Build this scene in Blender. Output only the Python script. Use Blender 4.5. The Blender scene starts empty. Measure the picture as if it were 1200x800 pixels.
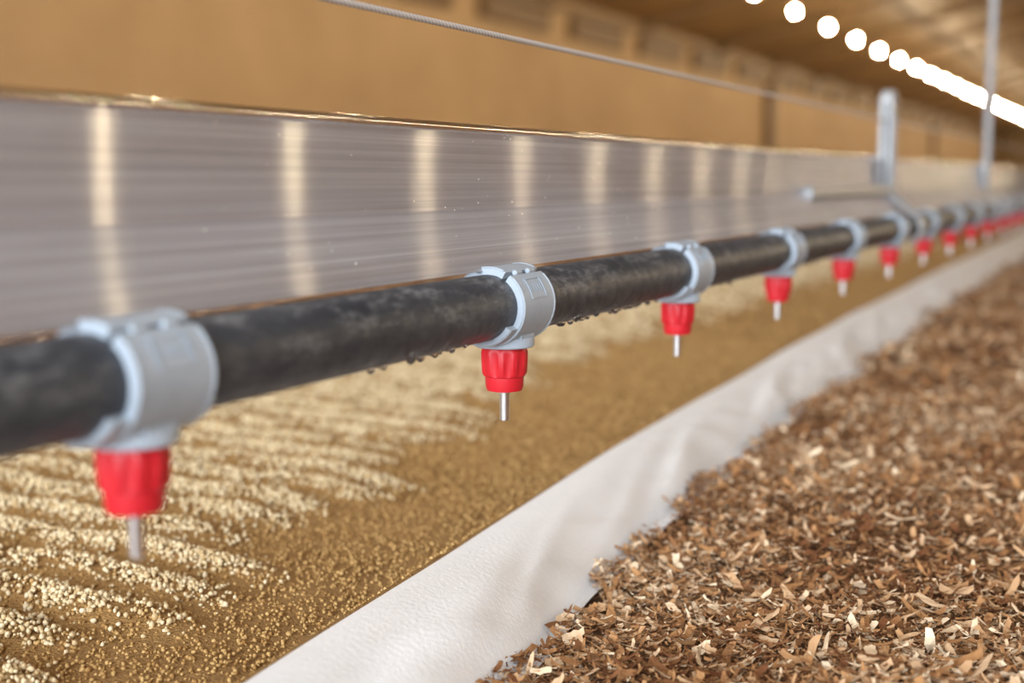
import bpy, math, random
import numpy as np
from mathutils import Matrix, Vector, noise
random.seed(3); rng=np.random.default_rng(7)
sc=bpy.context.scene
sc.view_settings.view_transform='Standard'
CZ=0.2
COL=sc.collection

# ---------------------------------------------------------------- helpers
def mat(name):
    m=bpy.data.materials.new(name); m.use_nodes=True
    nt=m.node_tree; b=nt.nodes['Principled BSDF']; return m,nt,b
def noise_ramp(nt,scale,stops,detail=6,scl=(1,1,1),rough=.6):
    tc=nt.nodes.new('ShaderNodeTexCoord'); mp=nt.nodes.new('ShaderNodeMapping'); mp.inputs['Scale'].default_value=scl
    nt.links.new(tc.outputs['Object'],mp.inputs['Vector'])
    n=nt.nodes.new('ShaderNodeTexNoise'); n.inputs['Scale'].default_value=scale; n.inputs['Detail'].default_value=detail; n.inputs['Roughness'].default_value=rough
    nt.links.new(mp.outputs['Vector'],n.inputs['Vector'])
    r=nt.nodes.new('ShaderNodeValToRGB'); e=r.color_ramp.elements
    while len(e)<len(stops): e.new(.5)
    for i,(p,c) in enumerate(stops):
        e[i].position=p; e[i].color=(*c,1) if len(c)==3 else c
    nt.links.new(n.outputs['Fac'],r.inputs['Fac'])
    return n,r
def bump(nt,src,b,strength,dist):
    bp=nt.nodes.new('ShaderNodeBump'); bp.inputs['Strength'].default_value=strength; bp.inputs['Distance'].default_value=dist
    nt.links.new(src,bp.inputs['Height']); nt.links.new(bp.outputs['Normal'],b.inputs['Normal']); return bp
def simple(name,col,rough=.5,metal=0,nscale=0,var=.15,bmp=0,bd=.001):
    m,nt,b=mat(name); b.inputs['Base Color'].default_value=(*col,1); b.inputs['Roughness'].default_value=rough; b.inputs['Metallic'].default_value=metal
    if nscale:
        n,r=noise_ramp(nt,nscale,[(.3,tuple(c*(1-var) for c in col)),(.7,tuple(min(1,c*(1+var)) for c in col))])
        nt.links.new(r.outputs['Color'],b.inputs['Base Color'])
        if bmp: bump(nt,n.outputs['Fac'],b,bmp,bd)
    return m
def obj(name,verts,faces,m=None,smooth=False,parent=None):
    me=bpy.data.meshes.new(name); me.from_pydata([tuple(v) for v in verts],[],faces); me.update()
    o=bpy.data.objects.new(name,me); COL.objects.link(o)
    if m: me.materials.append(m)
    if smooth:
        for p in me.polygons: p.use_smooth=True
    if parent: o.parent=parent
    return o
def empty(name,loc=(0,0,0)):
    o=bpy.data.objects.new(name,None); o.empty_display_size=.05; o.location=loc; COL.objects.link(o); return o
class MB:
    def __init__(s): s.v=[]; s.f=[]
    def add(s,vs,fs):
        o=len(s.v); s.v+= [tuple(v) for v in vs]; s.f+=[tuple(i+o for i in f) for f in fs]
    def box(s,x0,x1,y0,y1,z0,z1):
        s.add([(x0,y0,z0),(x1,y0,z0),(x1,y1,z0),(x0,y1,z0),(x0,y0,z1),(x1,y0,z1),(x1,y1,z1),(x0,y1,z1)],
              [(0,3,2,1),(4,5,6,7),(0,1,5,4),(1,2,6,5),(2,3,7,6),(3,0,4,7)])
    def lathe(s,prof,c,n=24,axis='z',rfun=None):
        vs=[];fs=[]
        for k,(r,h) in enumerate(prof):
            for i in range(n):
                a=2*math.pi*i/n; rr=r*(rfun(a,k) if rfun else 1)
                if axis=='z': vs.append((c[0]+rr*math.cos(a),c[1]+rr*math.sin(a),c[2]+h))
                else: vs.append((c[0]+rr*math.cos(a),c[1]+h,c[2]+rr*math.sin(a)))
        for k in range(len(prof)-1):
            for i in range(n):
                j=(i+1)%n
                fs.append((k*n+i,k*n+j,(k+1)*n+j,(k+1)*n+i))
        fs.append(tuple(range(n))[::-1]); fs.append(tuple((len(prof)-1)*n+i for i in range(n)))
        s.add(vs,fs)
    def extrude(s,prof,y0,y1):
        n=len(prof); vs=[(x,y0,z) for x,z in prof]+[(x,y1,z) for x,z in prof]
        fs=[(i,(i+1)%n,(i+1)%n+n,i+n) for i in range(n)]+[tuple(range(n))[::-1],tuple(range(n,2*n))]
        s.add(vs,fs)
    def make(s,name,m,smooth=False,parent=None,angle=None):
        o=obj(name,s.v,s.f,m,smooth,parent)
        if angle:
            for p in o.data.polygons: p.use_smooth=True
            o.data.set_sharp_from_angle(angle=math.radians(angle))
        return o
def merged(name,variants,vid,pos,rot,scl,col,m,smooth=False):
    V=[];L=[];C=[];k=None;off=0
    for i,(bv,bf) in enumerate(variants):
        s=np.where(vid==i)[0]
        if len(s)==0: continue
        bv=np.array(bv,float); bf=np.array(bf,int); k=bf.shape[1]
        vv=bv[None]*scl[s][:,None,:]
        vv=np.einsum('nij,nvj->nvi',rot[s],vv)+pos[s][:,None,:]
        ff=bf[None]+(np.arange(len(s))*len(bv))[:,None,None]+off
        off+=len(s)*len(bv)
        V.append(vv.reshape(-1,3)); L.append(ff.reshape(-1)); C.append(np.repeat(col[s],len(bv),axis=0))
    V=np.concatenate(V);L=np.concatenate(L);C=np.concatenate(C); nf=len(L)//k
    me=bpy.data.meshes.new(name); me.vertices.add(len(V)); me.vertices.foreach_set('co',V.ravel().astype(np.float32))
    me.loops.add(len(L)); me.loops.foreach_set('vertex_index',L.astype(np.int32))
    me.polygons.add(nf); me.polygons.foreach_set('loop_start',(np.arange(nf)*k).astype(np.int32))
    me.polygons.foreach_set('use_smooth',np.full(nf,smooth))
    me.update(calc_edges=True)
    a=me.color_attributes.new('Col','FLOAT_COLOR','POINT')
    a.data.foreach_set('color',np.concatenate([C,np.ones((len(C),1))],1).ravel().astype(np.float32))
    me.materials.append(m)
    o=bpy.data.objects.new(name,me); COL.objects.link(o); return o
def eul(yaw,a,b):
    cy,sy=np.cos(yaw),np.sin(yaw);ca,sa=np.cos(a),np.sin(a);cb,sb=np.cos(b),np.sin(b);z=np.zeros_like(yaw);o=z+1
    Rz=np.stack([cy,-sy,z,sy,cy,z,z,z,o],1).reshape(-1,3,3)
    Rx=np.stack([o,z,z,z,ca,-sa,z,sa,ca],1).reshape(-1,3,3)
    Ry=np.stack([cb,z,sb,z,o,z,-sb,z,cb],1).reshape(-1,3,3)
    return Rz@Rx@Ry
def vcolmat(name,rough):
    m,nt,b=mat(name); a=nt.nodes.new('ShaderNodeAttribute'); a.attribute_name='Col'
    nt.links.new(a.outputs['Color'],b.inputs['Base Color']); b.inputs['Roughness'].default_value=rough
    b.inputs['Specular IOR Level'].default_value=.2
    return m

# ---------------------------------------------------------------- curves of the paper strip
crY=[-2,.325,.553,.758,1.068,1.57,2.36,6,14]; crX=[-.245,-.252,-.272,-.2855,-.301,-.319,-.334,-.385,-.49]
ftY=[-2,.38,.6,.9,1.38,3.57,6,14];      ftX=[-.205,-.220,-.240,-.258,-.272,-.286,-.33,-.43]
def crest(y): return np.interp(y,crY,crX)
def foot(y):  return np.interp(y,ftY,ftX)
def fn(y,s=0): return noise.noise(Vector((y,s,0.3)))

# ---------------------------------------------------------------- room shell
XL,XR,Y0,Y1,ZC=-7.5,8.6,-3.6,75,2.62
XM=.55; ZM=4.6
m_wall,nt,b=mat('tan_wall')
n,r=noise_ramp(nt,.6,[(.3,(.48,.325,.17)),(.7,(.60,.42,.23))],detail=3)
nt.links.new(r.outputs['Color'],b.inputs['Base Color']); b.inputs['Roughness'].default_value=.7
m_ceil,nt,b=mat('ceiling_board')
n,r=noise_ramp(nt,.5,[(.3,(.24,.145,.055)),(.7,(.35,.215,.085))],detail=3)
nt.links.new(r.outputs['Color'],b.inputs['Base Color']); b.inputs['Roughness'].default_value=.6
m_floor,nt,b=mat('litter_ground')
n,r=noise_ramp(nt,160,[(.3,(.09,.036,.014)),(.5,(.21,.10,.038)),(.72,(.42,.26,.13))],detail=8)
nt.links.new(r.outputs['Color'],b.inputs['Base Color']); b.inputs['Roughness'].default_value=.95
bump(nt,n.outputs['Fac'],b,.8,.01)
w=MB(); w.box(XL-.2,XR+.2,Y0-.2,Y1+.2,-.2,0); w.make('floor',m_floor)
w=MB(); w.extrude([(XL-.2,ZC),(XM,ZM),(XR+.2,ZC),(XR+.2,ZC+.15),(XM,ZM+.15),(XL-.2,ZC+.15)],Y0-.2,Y1+.2); w.make('ceiling',m_ceil)
w=MB(); w.box(XL-.2,XL,Y0,Y1,0,ZC+.1); w.make('wall_left',m_wall)
w=MB(); w.box(XR,XR+.2,Y0,Y1,0,ZC+.1); w.make('wall_right',m_wall)
w=MB(); w.extrude([(XL,0),(XR,0),(XR,ZC),(XM,ZM),(XL,ZC)],Y1,Y1+.2); w.make('wall_far',m_wall)
w=MB()
w.extrude([(XL,0),(-3.2,0),(-3.2,3.1),(3.2,3.1),(3.2,0),(XR,0),(XR,ZC),(XM,ZM),(XL,ZC)],Y0-.2,Y0)
w.make('wall_back',m_wall)
m_dark=simple('dark_brown_paint',(.14,.08,.035),.6,0,8)
m_mid=simple('brown_trim',(.24,.145,.06),.6,0,8)
m_inl=simple('brown_inlet_flap',(.20,.12,.048),.6,0,8)
w=MB(); w.box(XL,XL+.08,Y0,Y1,2.50,2.6); w.make('trim_1',m_mid)
w=MB()
for i in range(26):
    y=6+i*2.7
    w.box(XL,XL+.12,y,y+1.9,2.15,2.45)
    w.box(XL+.12,XL+.2,y-.02,y+1.92,2.42,2.46)
w.make('wall_air_inlets',m_inl)
w=MB(); w.box(XL,XL+.15,27.1,27.4,0,2.2); w.box(XL,XL+.15,50,50.35,0,2.2); w.make('wall_post',m_dark)
w=MB()
def zc(x): return ZC+(ZM-ZC)*(1-abs(x-XM)/(XM-XL))
for i in range(20):
    y=4+i*3.9
    w.extrude([(XL,ZC-.12),(XM,ZM-.1),(XR,ZC-.12),(XR,ZC),(XM,ZM+.02),(XL,ZC)],y,y+.08)
w.make('ceiling_joists',m_mid)

# ---------------------------------------------------------------- lamps
m_bulb,nt,b=mat('warm_bulb_glass')
b.inputs['Emission Color'].default_value=(1,.81,.53,1); b.inputs['Emission Strength'].default_value=1500
m_sock=simple('lamp_socket',(.12,.08,.05),.6,0,20)
def lamp_row(x,z,yfirst,S,n):
    root=empty('ceiling_light_string',(x,0,0))
    g=MB(); s=MB(); zt=zc(x)-.05-z
    for i in range(n):
        y=yfirst+i*S
        g.lathe([(.003,-.035),(.014,-.031),(.025,-.019),(.028,-.003),(.025,.012),(.017,.024),(.012,.032)],(0,y,z),12)
        s.lathe([(.012,.028),(.02,.032),(.02,.085),(.01,.11),(.006,.12),(.006,zt)],(0,y,z),10)
    s.box(-.02,.02,yfirst-1,yfirst+n*S,z+zt-.03,z+zt+.03)
    g.make('bulbs',m_bulb,True,root); s.make('sockets_and_conduit',m_sock,False,root)
S=1.96
yv=(.888*S*9.77-.4421*4.4+.1263*2.2)/.888
lamp_row(-4.4,CZ+2.2,yv-7*S,S,34)
ym=(.888*S*4.54-.4421*5.93+.1263*2.2)/.888+.30
S2=2.14
lamp_row(5.4,CZ+2.2,ym-2*S2,S2,31)

# ---------------------------------------------------------------- drinker line
PX,PZ=-.240,CZ-.052
sN=.22; yN=.255
line=empty('nipple_drinker_line',(0,0,0))
m_pipe,nt,b=mat('black_plastic_pipe')
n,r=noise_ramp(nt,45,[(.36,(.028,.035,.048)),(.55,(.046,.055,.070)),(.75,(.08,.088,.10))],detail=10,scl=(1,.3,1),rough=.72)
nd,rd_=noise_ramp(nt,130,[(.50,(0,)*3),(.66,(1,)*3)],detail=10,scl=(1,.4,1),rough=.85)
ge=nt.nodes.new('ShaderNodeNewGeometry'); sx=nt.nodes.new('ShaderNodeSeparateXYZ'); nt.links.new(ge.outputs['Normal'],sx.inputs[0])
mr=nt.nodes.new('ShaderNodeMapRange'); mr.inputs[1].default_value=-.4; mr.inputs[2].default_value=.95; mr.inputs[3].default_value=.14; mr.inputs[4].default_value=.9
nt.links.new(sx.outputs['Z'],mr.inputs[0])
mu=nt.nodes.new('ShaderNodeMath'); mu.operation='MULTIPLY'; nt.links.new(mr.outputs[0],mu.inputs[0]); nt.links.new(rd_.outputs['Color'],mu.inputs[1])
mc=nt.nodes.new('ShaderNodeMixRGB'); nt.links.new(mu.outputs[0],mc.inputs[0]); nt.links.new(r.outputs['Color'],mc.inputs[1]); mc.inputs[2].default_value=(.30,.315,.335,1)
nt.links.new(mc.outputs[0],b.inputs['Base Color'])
n2,r2=noise_ramp(nt,140,[(.3,(.32,)*3),(.7,(.62,)*3)],detail=7)
nt.links.new(r2.outputs['Color'],b.inputs['Roughness']); bump(nt,nd.outputs['Fac'],b,.3,.001)
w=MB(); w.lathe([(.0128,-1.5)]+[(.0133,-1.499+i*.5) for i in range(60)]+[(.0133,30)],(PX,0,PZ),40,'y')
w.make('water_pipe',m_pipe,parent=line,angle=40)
m_clamp=simple('grey_plastic',(.40,.465,.54),.5,0,60,.09,.05,.0005)
m_red,nt,b=mat('red_plastic'); b.inputs['Base Color'].default_value=(.58,.014,.024,1); b.inputs['Roughness'].default_value=.42
b.inputs['Subsurface Weight'].default_value=.08; b.inputs['Subsurface Scale'].default_value=.003
m_steel=simple('steel_pin',(.85,.85,.87),.3,1,300,.1)
def shell(mb,r0,r1,a0,a1,y0,y1,n=20,cx=PX,cz=PZ):
    vs=[];fs=[]
    for i in range(n+1):
        a=a0+(a1-a0)*i/n; c,s=math.cos(a),math.sin(a)
        for (r,y) in ((r0,y0),(r1-.0006,y0),(r1,y0+.0007),(r1,y1-.0007),(r1-.0006,y1),(r0,y1)):
            vs.append((cx+r*c,y,cz+r*s))
    k=6
    for i in range(n):
        for j in range(k):
            fs.append((i*k+j,i*k+(j+1)%k,(i+1)*k+(j+1)%k,(i+1)*k+j))
    fs.append(tuple(range(k))); fs.append(tuple(n*k+j for j in range(k))[::-1])
    mb.add(vs,fs)
cl=MB(); rd=MB(); st=MB()
for i in range(-3,70):
    y=yN+sN*i
    shell(cl,.0130,.0163,math.radians(62),math.radians(62+352),y-.0145,y+.0160,36)
    shell(cl,.0160,.0166,math.radians(66),math.radians(408),y+.0138,y+.0160,30)
    shell(cl,.0160,.0166,math.radians(66),math.radians(408),y-.0145,y-.0128,30)
    for (a0,a1,yy0,yy1) in ((12,44,-.0065,-.0058),(12,44,.0068,.0075),(12,14,-.006,.007),(42,44,-.006,.007)):
        shell(cl,.0160,.01665,math.radians(a0),math.radians(a1),y+yy0,y+yy1,6)
    for q in range(5):
        shell(cl,.0160,.0165,math.radians(22),math.radians(34),y-.0045+q*.0022,y-.0036+q*.0022,3)
    for d in (-.0085,.0035):
        a=math.radians(58); c0,s0=math.cos(a),math.sin(a)
        cl.lathe([(.0008,0),(.0012,.0004),(.0012,.0052),(.0008,.0056)],(PX+.0163*c0,y+d,PZ+.0163*s0),10,'y')
    shell(cl,.0130,.0158,math.radians(212),math.radians(328),y-.021,y+.019,20)
    cl.lathe([(.0085,-.0120),(.0122,-.0135),(.0126,-.0150),(.0126,-.0172),(.0120,-.0177),(.009,-.0178)],(PX,y,PZ),28)
    for sx_ in (-1,1):
        cl.box(PX+sx_*.010-.001,PX+sx_*.010+.001,y-.006,y+.006,PZ-.0165,PZ-.008)
    def rib(a,k):
        if k==3 or k==4 or k==5: return 1+(.05 if (math.cos(10*a)>.1) else -.035)
        return 1
    rd.lathe([(.007,-.0176),(.0090,-.0178),(.0093,-.0185),(.0094,-.0200),(.0093,-.0245),(.0090,-.0290),(.0088,-.0300),(.0082,-.0304),(.0080,-.0345),(.0074,-.0362),(.0045,-.0368),(.0040,-.0360)],(PX,y,PZ),60,rfun=rib)
    st.lathe([(.0034,-.0355),(.0034,-.0372),(.0021,-.0375),(.0021,-.0488),(.0017,-.0493),(.0008,-.0494)],(PX,y,PZ),16)
cl.make('pipe_clamps',m_clamp,parent=line,angle=35)
rd.make('red_nipples',m_red,parent=line,angle=35)
st.make('steel_pins',m_steel,parent=line,angle=35)
m_w,nt,b=mat('water_drop'); b.inputs['Base Color'].default_value=(1,1,1,1); b.inputs['Transmission Weight'].default_value=1; b.inputs['Roughness'].default_value=.02; b.inputs['IOR'].default_value=1.33
w=MB()
cent=[(.40,285),(.425,280),(.53,282),(.585,290),(.62,275),(.8,285),(1.0,285)]
for i in range(150):
    cy_,ca_=random.choice(cent)
    y=random.gauss(cy_,.022); a=math.radians(random.gauss(ca_,24)); rr=.0004+.0017*random.random()**2.2
    k=[(rr*.3,-rr*1.0),(rr*.8,-rr*.6),(rr,0),(rr*.8,rr*.5),(rr*.3,rr*.8)]
    w.lathe(k,(PX+.0134*math.cos(a),y,PZ+.0134*math.sin(a)),10)
w.make('water_drops',m_w,True,parent=line)

# aluminium profile
m_al=bpy.data.materials.new('brushed_aluminium'); m_al.use_nodes=True; nt=m_al.node_tree; nt.nodes.clear()
out=nt.nodes.new('ShaderNodeOutputMaterial')
an=nt.nodes.new('ShaderNodeBsdfAnisotropic'); an.inputs['Roughness'].default_value=.2; an.inputs['Anisotropy'].default_value=.91
cx=nt.nodes.new('ShaderNodeCombineXYZ'); cx.inputs[1].default_value=1
nt.links.new(cx.outputs[0],an.inputs['Tangent'])
n,r=noise_ramp(nt,800,[(.32,(.32,.31,.32)),(.68,(.80,.79,.80))],detail=3,scl=(1,.0012,1),rough=.6)
nt.links.new(r.outputs['Color'],an.inputs['Color'])
df=nt.nodes.new('ShaderNodeBsdfDiffuse')
nq,rq=noise_ramp(nt,420,[(.34,(.42,.41,.44)),(.6,(.56,.56,.60)),(.74,(.82,.82,.86))],detail=5,scl=(1,.003,1),rough=.7)
nt.links.new(rq.outputs['Color'],df.inputs['Color'])
n3,r3=noise_ramp(nt,14,[(.35,(.42,)*3),(.7,(.64,)*3)],detail=6,scl=(1,.2,1))
mx=nt.nodes.new('ShaderNodeMixShader')
nt.links.new(r3.outputs['Color'],mx.inputs[0]); nt.links.new(an.outputs[0],mx.inputs[1]); nt.links.new(df.outputs[0],mx.inputs[2]); nt.links.new(mx.outputs[0],out.inputs[0])
m_bead=simple('aluminium_edge',(.85,.85,.86),.16,1,200,.08)
pr=[(-.2425,.1625),(-.2450,.1665),(-.2655,.1868),(-.2680,.2195)]
bead=[(-.2690+.0022*math.cos(math.radians(a)),.2215+.0022*math.sin(math.radians(a))) for a in range(-40,221,20)]
back=[(-.2705,.2195),(-.2680,.1860),(-.2475,.1655),(-.2455,.1620)]
prof=(pr+bead+back)[::-1]
secs=[(-1.5,1.44),(1.452,4.45),(4.46,7.5),(7.51,30)]
w=MB()
for a,b_ in secs: w.extrude(prof,a,b_)
po=w.make('aluminium_profile',m_al,parent=line,angle=25)
po.data.materials.append(m_bead)
for p in po.data.polygons:
    if p.center.z>.2197 and len(p.vertices)==4: p.material_index=1
m_spk=simple('dust_specks',(.66,.6,.52),.8,0,100)
w=MB()
for i in range(150):
    y=random.uniform(.3,1.3); t=random.random()
    if random.random()<.6: x=-.2655-.0025*t+.0002; z=.1868+.0327*t
    else: x=-.245-.0205*t+.0002; z=.1665+.0203*t
    rr=random.uniform(.0001,.00035)
    w.lathe([(rr*.5,-rr),(rr,0),(rr*.5,rr)],(x,y,z),6)
w.make('dust_specks',m_spk,parent=line)

# galvanised brackets
m_gal=simple('galvanised_steel',(.34,.345,.355),.5,.2,180,.2,.1,.0005)
def bracket(y):
    g=MB(); hw=.0145
    path=[(-.262,.290),(-.262,.20),(-.2615,.190),(-.256,.1835),(-.240,.1700),(-.2265,.1600),(-.2215,.1500),(-.2215,.1440),(-.2245,.1360),(-.2330,.1305)]
    th=.0035
    pts=[Vector((a,0,c)) for a,c in path]; L=[];R=[]
    for i,p in enumerate(pts):
        d=(pts[min(i+1,len(pts)-1)]-pts[max(i-1,0)]).normalized(); nrm=Vector((-d.z,0,d.x))
        L.append(p+nrm*th/2); R.append(p-nrm*th/2)
    n=len(pts); vs=[]
    for s_ in (-hw,hw):
        vs+=[(p.x,y+s_,p.z) for p in L]+[(p.x,y+s_,p.z) for p in R]
    fs=[]
    for i in range(n-1):
        fs+=[(i,i+1,n*2+i+1,n*2+i),(n+i+1,n+i,n*3+i,n*3+i+1),(i+1,i,n+i,n+i+1),(2*n+i,2*n+i+1,3*n+i+1,3*n+i)]
    fs+=[(0,2*n,3*n,n),(n-1,2*n-1,4*n-1,3*n-1)]
    g.add(vs,fs)
    k=24; vs=[];fs=[]
    for xx in (-.2690,-.2560):
        for rr in (.0055,hw):
            for i in range(k):
                a=2*math.pi*i/k; vs.append((xx,y+rr*math.cos(a),.2820+rr*.9*math.sin(a)))
    for i in range(k):
        j=(i+1)%k
        fs+=[(i,j,k+j,k+i),(2*k+j,2*k+i,3*k+i,3*k+j),(k+i,k+j,3*k+j,3*k+i),(j,i,2*k+i,2*k+j)]
    g.add(vs,fs)
    g.box(-.2690,-.2560,y+hw-.002,y+hw,.188,.282)
    g.box(-.2690,-.2560,y-hw,y-hw+.002,.188,.282)
    for z in (.205,.235): g.lathe([(.0001,0),(.003,0),(.003,.0015),(.0015,.0025)],(-.260,y,z),10)
    return g
for yb in (1.445,4.455,7.505):
    g=bracket(yb)
    g.extrude([(-.2665,.1805),(-.2600,.1805),(-.2560,.1850),(-.2575,.1925),(-.2665,.1925)],yb-.36,yb+.02)
    g.make('support_bracket',m_gal,parent=line,angle=35)
m_cab,nt,b=mat('steel_cable'); b.inputs['Metallic'].default_value=.1; b.inputs['Roughness'].default_value=.5
tc=nt.nodes.new('ShaderNodeTexCoord'); wv=nt.nodes.new('ShaderNodeTexWave'); wv.bands_direction='DIAGONAL'; wv.inputs['Scale'].default_value=220
nt.links.new(tc.outputs['Object'],wv.inputs['Vector'])
r=nt.nodes.new('ShaderNodeValToRGB'); r.color_ramp.elements[0].color=(.50,.49,.50,1); r.color_ramp.elements[1].color=(.72,.71,.72,1)
nt.links.new(wv.outputs['Color'],r.inputs[0]); nt.links.new(r.outputs[0],b.inputs['Base Color']); bump(nt,wv.outputs['Fac'],b,.25,.0004)
w=MB(); w.lathe([(.0013,-1.5)]+[(.0013,-1+i) for i in range(31)],(-.265,0,.263),12,'y'); w.make('steel_cable',m_cab,parent=line,angle=60)
w=MB()
for y in (2.37,5.4,8.4,11.4):
    w.lathe([(.0065,0),(.0065,zc(-.262)-.19)],(-.262,y,.19),12)
    w.box(-.268,-.2555,y-.03,y+.03,.175,.225)
    shell(w,.0133,.0175,math.radians(100),math.radians(420),y-.012,y+.012,20)
w.make('hanger_rods',m_gal,parent=line,angle=40)

# ---------------------------------------------------------------- paper strip
m_pap,nt,b=mat('white_paper')
n,r=noise_ramp(nt,10,[(.3,(.80,.81,.82)),(.6,(.88,.89,.91))],detail=8)
nt.links.new(r.outputs['Color'],b.inputs['Base Color']); b.inputs['Roughness'].default_value=.95; b.inputs['Specular IOR Level'].default_value=.1
n2,r2=noise_ramp(nt,420,[(0,(0,)*3),(1,(1,)*3)],detail=4); bump(nt,n2.outputs['Fac'],b,.3,.001)
ys=list(np.concatenate([np.arange(-.6,2.2,.006),np.arange(2.2,5,.03),np.arange(5,14,.2)]))
vs=[];fs=[];H=.034
def ridge_h(y): return H+fn(y*4,20)*.003
def xsec(y):
    c=float(crest(y)); f=float(foot(y)); w1=fn(y*5,1)*.006+fn(y*17,2)*.0035
    f=f+w1; c=c+fn(y*3,5)*.003
    P=[]
    lx=-.775+fn(y*2,9)*.012
    for (dx,z) in ((-.045,.002),(-.035,.010),(-.022,.022),(-.006,.026),(.01,.018),(.022,.006),(.035,.003)): P.append((lx+dx,z+fn(y*6,dx*30)*.003*(z>.004)))
    for t in np.linspace(0,1,12)[1:-1]: P.append((lx+.035+(c-.045-lx-.035)*t,.003))
    K=30; Hh=ridge_h(y); x0=c-.045
    tc=.045/(f-x0)
    for k in range(K+1):
        t=k/K; x=x0+(f-x0)*t
        if t<tc: z=.003+(Hh-.003)*math.sin(math.pi/2*t/tc)**1.3
        else:
            u=(t-tc)/(1-tc); z=.003+(Hh-.003)*max(0,1-u**2.0)**.62
            wr=math.sin(math.pi*u)*u*u*1.3
            z+=wr*(fn(y*14+u*3,11)*.010+fn(y*33-u*5,13+u)*.006)
            x+=wr*(fn(y*11,15+u*2)*.006)
        P.append((x,max(z,.0022)))
    fl=.006+.016*max(0,fn(y*3.5,30)+.15)
    for k in (1,2,3,4):
        P.append((f+fl*k/4,max(.0022,.003+fn(y*12,31+k*.25)*.006*k/3)))
    return P
n_=0
for y in ys:
    P=xsec(float(y)); n_=len(P); vs+=[(x,y,z) for x,z in P]
for i in range(len(ys)-1):
    for j in range(n_-1):
        fs.append((i*n_+j,i*n_+j+1,(i+1)*n_+j+1,(i+1)*n_+j))
obj('chick_feed_paper',vs,fs,m_pap,True)

# ---------------------------------------------------------------- feed on the paper
feed=empty('chick_feed')
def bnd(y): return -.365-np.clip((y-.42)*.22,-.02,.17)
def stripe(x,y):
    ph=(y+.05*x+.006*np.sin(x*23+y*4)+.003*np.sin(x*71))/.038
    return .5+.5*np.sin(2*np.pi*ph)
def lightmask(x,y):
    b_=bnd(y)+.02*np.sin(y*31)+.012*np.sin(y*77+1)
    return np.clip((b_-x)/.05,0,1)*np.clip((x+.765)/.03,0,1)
m_feed,nt,b=mat('fine_feed')
n,r=noise_ramp(nt,700,[(.3,(.26,.13,.036)),(.55,(.40,.22,.068)),(.75,(.55,.34,.13))],detail=6)
nt.links.new(r.outputs['Color'],b.inputs['Base Color']); b.inputs['Roughness'].default_value=.9; bump(nt,n.outputs['Fac'],b,.9,.003)
gy=np.concatenate([np.arange(-.6,2.2,.007),np.arange(2.2,5,.03),np.arange(5,13.5,.2)]); vs=[];fs=[]; K=64
def slopez(x,c,y):
    t=(x-(c-.045))/.045
    if t<=0: return 0
    return (H-.003)*math.sin(math.pi/2*min(1,t))**1.3
for y in gy:
    c=float(crest(y))+fn(y*3,5)*.003; xr=c-.016+fn(y*9,44)*.004
    for k in range(K+1):
        x=-.758+(xr+.758)*(1-(1-k/K)**1.25)
        z=.006+ (.007*float(stripe(x,y)) if y<4 else .004)*float(lightmask(x,y)) + fn(x*40,y*40)*.0015
        s_=slopez(x,c,y)*(ridge_h(y)/H)
        if s_>0: z=max(z,.003+s_+.0018+fn(x*90,y*90)*.0008)
        if k==0: z=.002
        if k==K: z-=.004
        vs.append((x,y,z))
for i in range(len(gy)-1):
    for j in range(K): fs.append((i*(K+1)+j,i*(K+1)+j+1,(i+1)*(K+1)+j+1,(i+1)*(K+1)+j))
obj('fine_feed_layer',vs,fs,m_feed,True,feed)
ico_v=[];ph=(1+5**.5)/2
for a in (-1,1):
    for c in (-ph,ph): ico_v+=[(0,a,c),(a,c,0),(c,0,a)]
ico_v=np.array(ico_v)/math.sqrt(1+ph*ph)
import bmesh
bm=bmesh.new()
for v in ico_v: bm.verts.new(v)
bmesh.ops.convex_hull(bm,input=bm.verts); bm.verts.index_update(); bm.faces.ensure_lookup_table()
iv=np.array([v.co[:] for v in bm.verts]); jf=np.array([[v.index for v in f.verts] for f in bm.faces]); bm.free()
variants=[(iv*(1+rng.normal(0,.2,iv.shape)),jf) for _ in range(8)]
def feedz(x,y):
    z=.006+.007*stripe(x,y)*lightmask(x,y)
    t=np.clip((x-(crest(y)-.045))/.045,0,1)
    return np.maximum(z,.005+(H-.003)*np.sin(np.pi/2*t)**1.3*(t>0))
m_cr=vcolmat('feed_crumbs',.75)
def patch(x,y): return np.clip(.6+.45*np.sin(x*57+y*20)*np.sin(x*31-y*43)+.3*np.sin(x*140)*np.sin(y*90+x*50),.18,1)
def crumbs(n,y0,y1,size,pale):
    x=rng.uniform(-.76,-.27,n*5); y=rng.uniform(y0,y1,n*5)
    lm=lightmask(x,y); s_=stripe(x,y)
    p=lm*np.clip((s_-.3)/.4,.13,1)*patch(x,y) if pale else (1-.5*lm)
    ok=(rng.random(len(x))<p)&(x<crest(y)-(.05 if pale else .02)); x=x[ok][:n];y=y[ok][:n]; k=len(x)
    z=feedz(x,y)+rng.uniform(0,.0025 if pale else .0010,k)
    sz=size*rng.uniform(.6,1.35,k); scl=np.stack([sz*rng.uniform(.8,1.3,k),sz,sz*rng.uniform(.7,1,k)],1)
    t=rng.random((k,1))
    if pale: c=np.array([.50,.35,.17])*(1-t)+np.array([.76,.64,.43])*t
    else: c=np.array([.28,.145,.043])*(1-t)+np.array([.56,.36,.145])*t
    return np.stack([x,y,z],1),scl,c
A=[crumbs(58000,.15,1.5,.00118,True),crumbs(15000,1.5,4,.0024,True),crumbs(50000,.15,1.5,.0009,False),crumbs(9000,1.5,4,.0018,False)]
pos=np.concatenate([a[0] for a in A]);scl=np.concatenate([a[1] for a in A]);colr=np.concatenate([a[2] for a in A]); k=len(pos)
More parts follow.
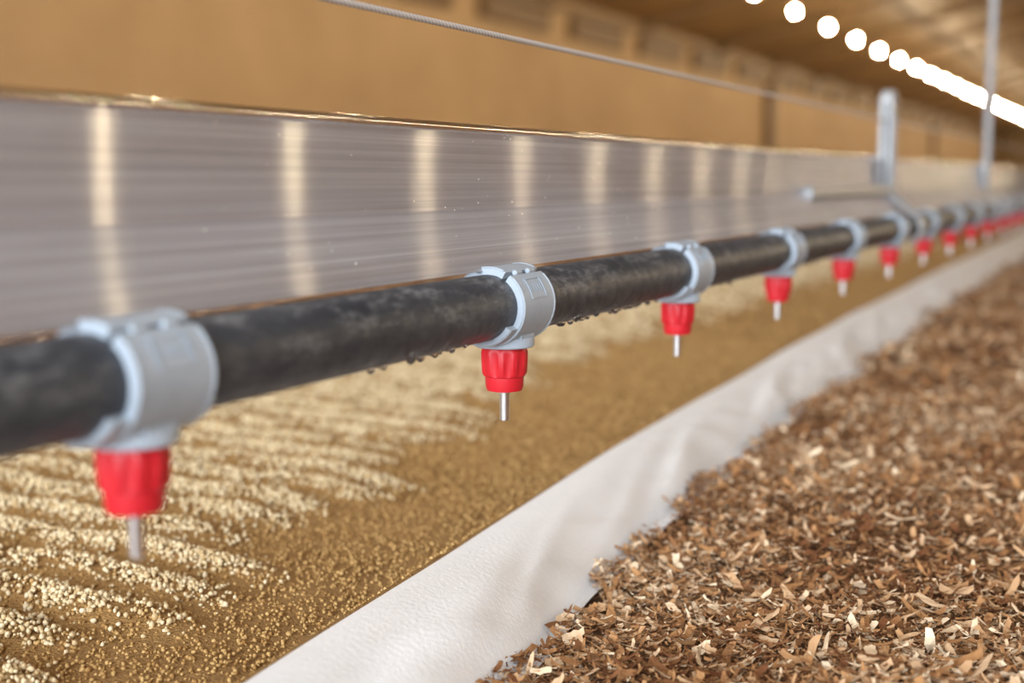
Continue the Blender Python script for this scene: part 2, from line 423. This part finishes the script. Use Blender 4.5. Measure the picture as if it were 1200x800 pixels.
o=merged('feed_crumbs',variants,rng.integers(0,8,k),pos,eul(rng.uniform(0,6.28,k),rng.uniform(0,6.28,k),rng.uniform(0,6.28,k)),scl,colr,m_cr,True)
o.parent=feed

# ---------------------------------------------------------------- wood shavings litter
def chip():
    nl,nw=6,2; cur=random.uniform(.1,1.9); v=[];f=[]; bend=random.uniform(-.2,.2); tp=random.uniform(0,.5); sk=random.uniform(-.35,.35); tw=random.uniform(-.8,.8)
    for i in range(nl):
        u=i/(nl-1)-.5; taper=1-tp*abs(u*2)**2
        for j in range(nw+1):
            q=(j/nw-.5)*taper*random.uniform(.6,1.2)
            v.append((math.sin(u*cur)/cur+sk*q*(abs(u)>.4)*.6+random.uniform(-.03,.03), q+bend*u*u*4, (1-math.cos(u*cur))/cur+random.uniform(-.025,.025)+tw*q*u*.35))
    for i in range(nl-1):
        for j in range(nw): a=i*(nw+1)+j; f.append((a,a+1,a+nw+2,a+nw+1))
    return v,f
chips=[chip() for _ in range(24)]
m_sh=vcolmat('wood_shavings',.85)
def mound(x,y): return .004+.006*(np.sin(x*21+y*7)+np.sin(y*17-x*9))*.6+.003*np.sin(x*60+3)*np.sin(y*50)
def shav(n,x0,x1,y0,y1,mul,side):
    x=rng.uniform(x0,x1,n);y=rng.uniform(y0,y1,n)
    ok=(x>foot(y)+.006+.006*np.sin(y*40)+.005*np.sin(y*97)) if side>0 else (x<-.80)
    x=x[ok];y=y[ok];k=len(x)
    cls=rng.random(k)
    L=np.where(cls<.78,rng.uniform(.0014,.0042,k),np.where(cls<.978,rng.uniform(.005,.011,k),rng.uniform(.012,.020,k)))*mul
    W=L*np.where(rng.random(k)<.65,rng.uniform(.10,.26,k),rng.uniform(.26,.55,k))
    W=np.minimum(W,.0044*mul)
    z=np.maximum(.001,mound(x,y))+rng.uniform(0,.006,k)+.002
    d=.5+.5*np.sin(x*23+y*9+1.3)*np.sin(y*14-x*16)
    t=np.clip(rng.beta(1.2,1.75,k)+.22*(cls>.8)-.42*d*(rng.random(k)<.8),0,1)[:,None]
    dark=np.array([.15,.056,.022]);mid=np.array([.39,.20,.082]);pale=np.array([.78,.62,.43])
    c=np.where(t<.45,dark+(mid-dark)*t/.45,mid+(pale-mid)*(t-.45)/.55)
    return np.stack([x,y,z],1),np.stack([L,W,L],1),c,eul(rng.uniform(0,6.28,k),rng.normal(0,.36,k),rng.normal(0,.30,k))
A=[shav(150000,-.25,.25,.25,1.2,1,1),shav(65000,-.33,.40,1.2,3.0,1.6,1),shav(22000,-.36,.6,3.0,7,3,1),
   shav(14000,-2.0,-.8,.2,3,3,-1)]
pos=np.concatenate([a[0] for a in A]);scl=np.concatenate([a[1] for a in A]);colr=np.concatenate([a[2] for a in A]);rot=np.concatenate([a[3] for a in A]);k=len(pos)
merged('wood_shavings_litter',chips,rng.integers(0,24,k),pos,rot,scl,colr,m_sh,False)

# ---------------------------------------------------------------- added neutral fill light in the end doorway, unseen behind the camera
ld=bpy.data.lights.new('added_fill_light','AREA'); ld.shape='RECTANGLE'; ld.size=6.0; ld.size_y=2.8; ld.energy=640; ld.color=(.87,.94,1)
lo=bpy.data.objects.new('added_fill_light',ld); COL.objects.link(lo); lo.location=(0.0,Y0+.1,1.65); lo.rotation_euler=(math.radians(90),0,0)
wd=bpy.data.worlds.new('World'); sc.world=wd; wd.use_nodes=True
wd.node_tree.nodes['Background'].inputs[0].default_value=(.8,.85,1,1); wd.node_tree.nodes['Background'].inputs[1].default_value=.6

# ---------------------------------------------------------------- camera
R=Vector((.8952,.4457,0)).normalized(); F=Vector((-.4421,.8880,-.1263)).normalized(); U=R.cross(F).normalized(); R=F.cross(U).normalized()
cd=bpy.data.cameras.new('camera'); co=bpy.data.objects.new('camera',cd); COL.objects.link(co)
M=Matrix(((R.x,U.x,-F.x,0),(R.y,U.y,-F.y,0),(R.z,U.z,-F.z,CZ),(0,0,0,1))); co.matrix_world=M
cd.lens=45; cd.sensor_width=36; cd.clip_start=.01; cd.clip_end=300
cd.dof.use_dof=True; cd.dof.focus_distance=.54; cd.dof.aperture_fstop=5.8
sc.camera=co
